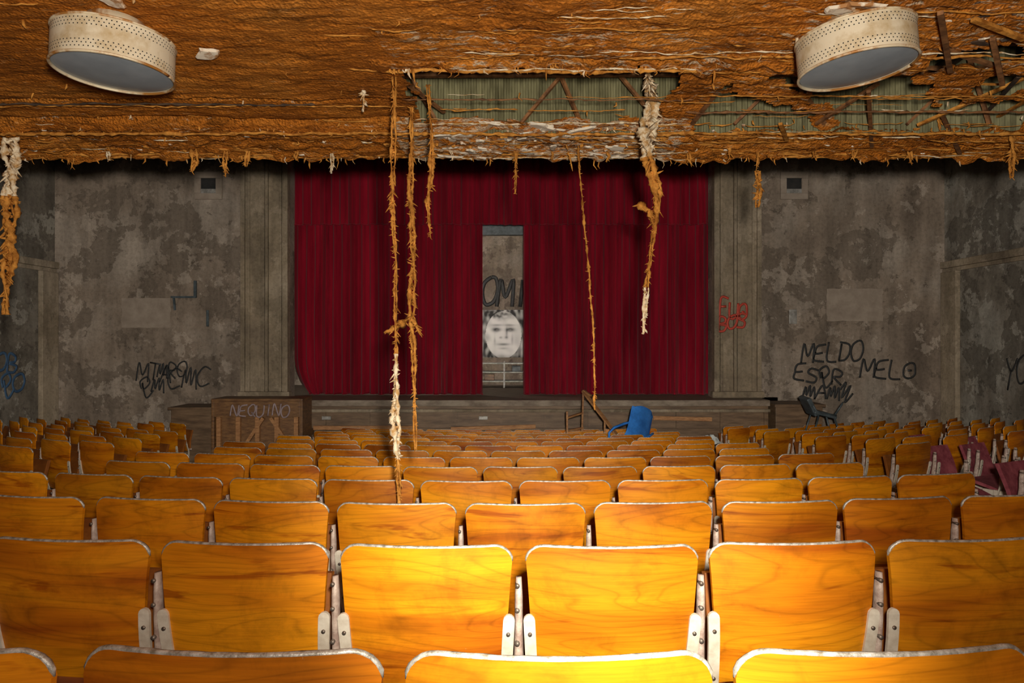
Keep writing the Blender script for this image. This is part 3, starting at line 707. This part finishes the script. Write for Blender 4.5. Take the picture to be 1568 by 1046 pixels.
def pl(a,b,w=0.06,t=0.03,m=M_plank): mb.beam(W(*a),W(*b),w,t,m,0.004)
pl((868,630,11.0),(869,724,11.0)); pl((893,598,11.3),(889,719,11.3)); pl((893,599,11.3),(946,668,10.8),0.08); pl((905,606,11.2),(893,598,11.3),0.05); pl((926,640,11.0),(925,724,11.0),0.05); pl((868,640,11.0),(892,632,11.3),0.05); pl((868,660,11.0),(892,655,11.3),0.05)
mb.build('broken_wooden_boards')
mb=MB(); c=W(1252,630,11.6)
def bx(dx,dy,dz,sx,sy,sz,rx,ry): mb.box(c+Vector((dx,dy,dz)),(sx,sy,sz),M_grey,Matrix.Rotation(ry,3,'Y')@Matrix.Rotation(rx,3,'X'),0.02)
bx(-0.16,0,0.10,0.08,0.34,0.34,0.1,-0.5); bx(0.06,0,-0.03,0.40,0.38,0.05,0.1,0.25)
for a,b in(((-.05,-.15,-.05),(-.2,-.2,-.55)),((.22,-.15,-.1),(.36,-.2,-.55)),((-.05,.15,-.05),(-.18,.2,-.55)),((.22,.15,-.1),(.36,.2,-.55))): mb.tube([c+Vector(a),c+Vector(b)],0.016,M_grey,8)
mb.tube([c+Vector((-.2,-.15,.22)),c+Vector((-.1,-.16,.02)),c+Vector((.25,-.16,-.06))],0.018,M_grey,8)
mb.tube([c+Vector((.3,0,-.06)),c+Vector((.42,0,.12)),c+Vector((.45,.02,.16))],[.02,.018,.01],M_grey,8)
mb.build('broken_chair')
def litter(px,py,d,s,mat,name='crumpled_litter'):
    mb=MB(); c=W(px,py,d)
    mb.grid(lambda u,v:(c.x+s*(u-.5)*2+0.2*s*nz(u*5,v*5,px),c.y+s*(v-.5),c.z+s*0.9*math.sin(math.pi*u)*math.sin(math.pi*v)*(0.6+nz(u*7,v*7,px))-s*0.4+0.3*s*nz(u*9,v*9,px)),14,10,mat,False); mb.build(name)
litter(1088,672,10.6,0.16,M_rag)
mb=MB()
for a,b in(((480,655,12.9),(640,655,12.9)),((690,657,12.7),(820,653,12.9)),((1000,640,13.15),(1090,642,13.1))): mb.beam(W(*a),W(*b),0.05,0.08,M_plank,0.006)
mb.build('loose_planks')
# ---------------------------------------------------------------- lights
def light(name,kind,loc,energy,color,falloff=None,**k):
    l=bpy.data.lights.new(name,kind); l.energy=energy; l.color=color
    for a,v in k.items(): setattr(l,a,v)
    if falloff:
        l.use_nodes=True; nt=l.node_tree; em=[n for n in nt.nodes if n.type=='EMISSION'][0]
        fo=nt.nodes.new('ShaderNodeLightFalloff'); fo.inputs['Strength'].default_value=1.0
        nt.links.new(fo.outputs[falloff],em.inputs['Strength'])
    o=bpy.data.objects.new(name,l); o.location=loc; sc.collection.objects.link(o); return o
light('work_light_wide','POINT',(0.10,-0.12,ZC+0.15),15.5,(1.0,0.93,0.82),'Constant',shadow_soft_size=0.06)
light('work_light_near','POINT',(0.10,-0.14,ZC+0.16),10,(1.0,0.92,0.82),'Linear',shadow_soft_size=0.06)
def aim(o,t): o.rotation_euler=(Vector(t)-o.location).to_track_quat('-Z','Y').to_euler()
s=light('flash_light','SPOT',(0.12,-0.1,ZC+0.25),620,(1.0,0.97,0.84),shadow_soft_size=0.05,spot_size=math.radians(50),spot_blend=1.0); aim(s,(0.24,2.5,ZC-0.68))
s=light('ceiling_fill_light','SPOT',(0.1,-0.1,ZC+0.05),175,(1.0,0.9,0.74),shadow_soft_size=0.06,spot_size=math.radians(108),spot_blend=0.75); aim(s,(0.0,2.4,ZC+1.6))  # added fill spot, brightens the soffit from beside the camera
light('backstage_fill','POINT',(-2.5,16.2,ZC+2.2),80,(1.0,0.92,0.8),shadow_soft_size=0.2)  # unseen point light, added to brighten the backstage wall
w=bpy.data.worlds.new('world'); sc.world=w; w.use_nodes=True; w.node_tree.nodes['Background'].inputs[0].default_value=(0.02,0.02,0.022,1)
# ---------------------------------------------------------------- camera
c=bpy.data.cameras.new('camera'); c.lens=36*F/1568; c.sensor_width=36; c.clip_start=0.05; c.clip_end=100
co=bpy.data.objects.new('camera',c); co.location=(0,0,ZC); co.rotation_euler=(math.pi/2,0,0); sc.collection.objects.link(co); sc.camera=co
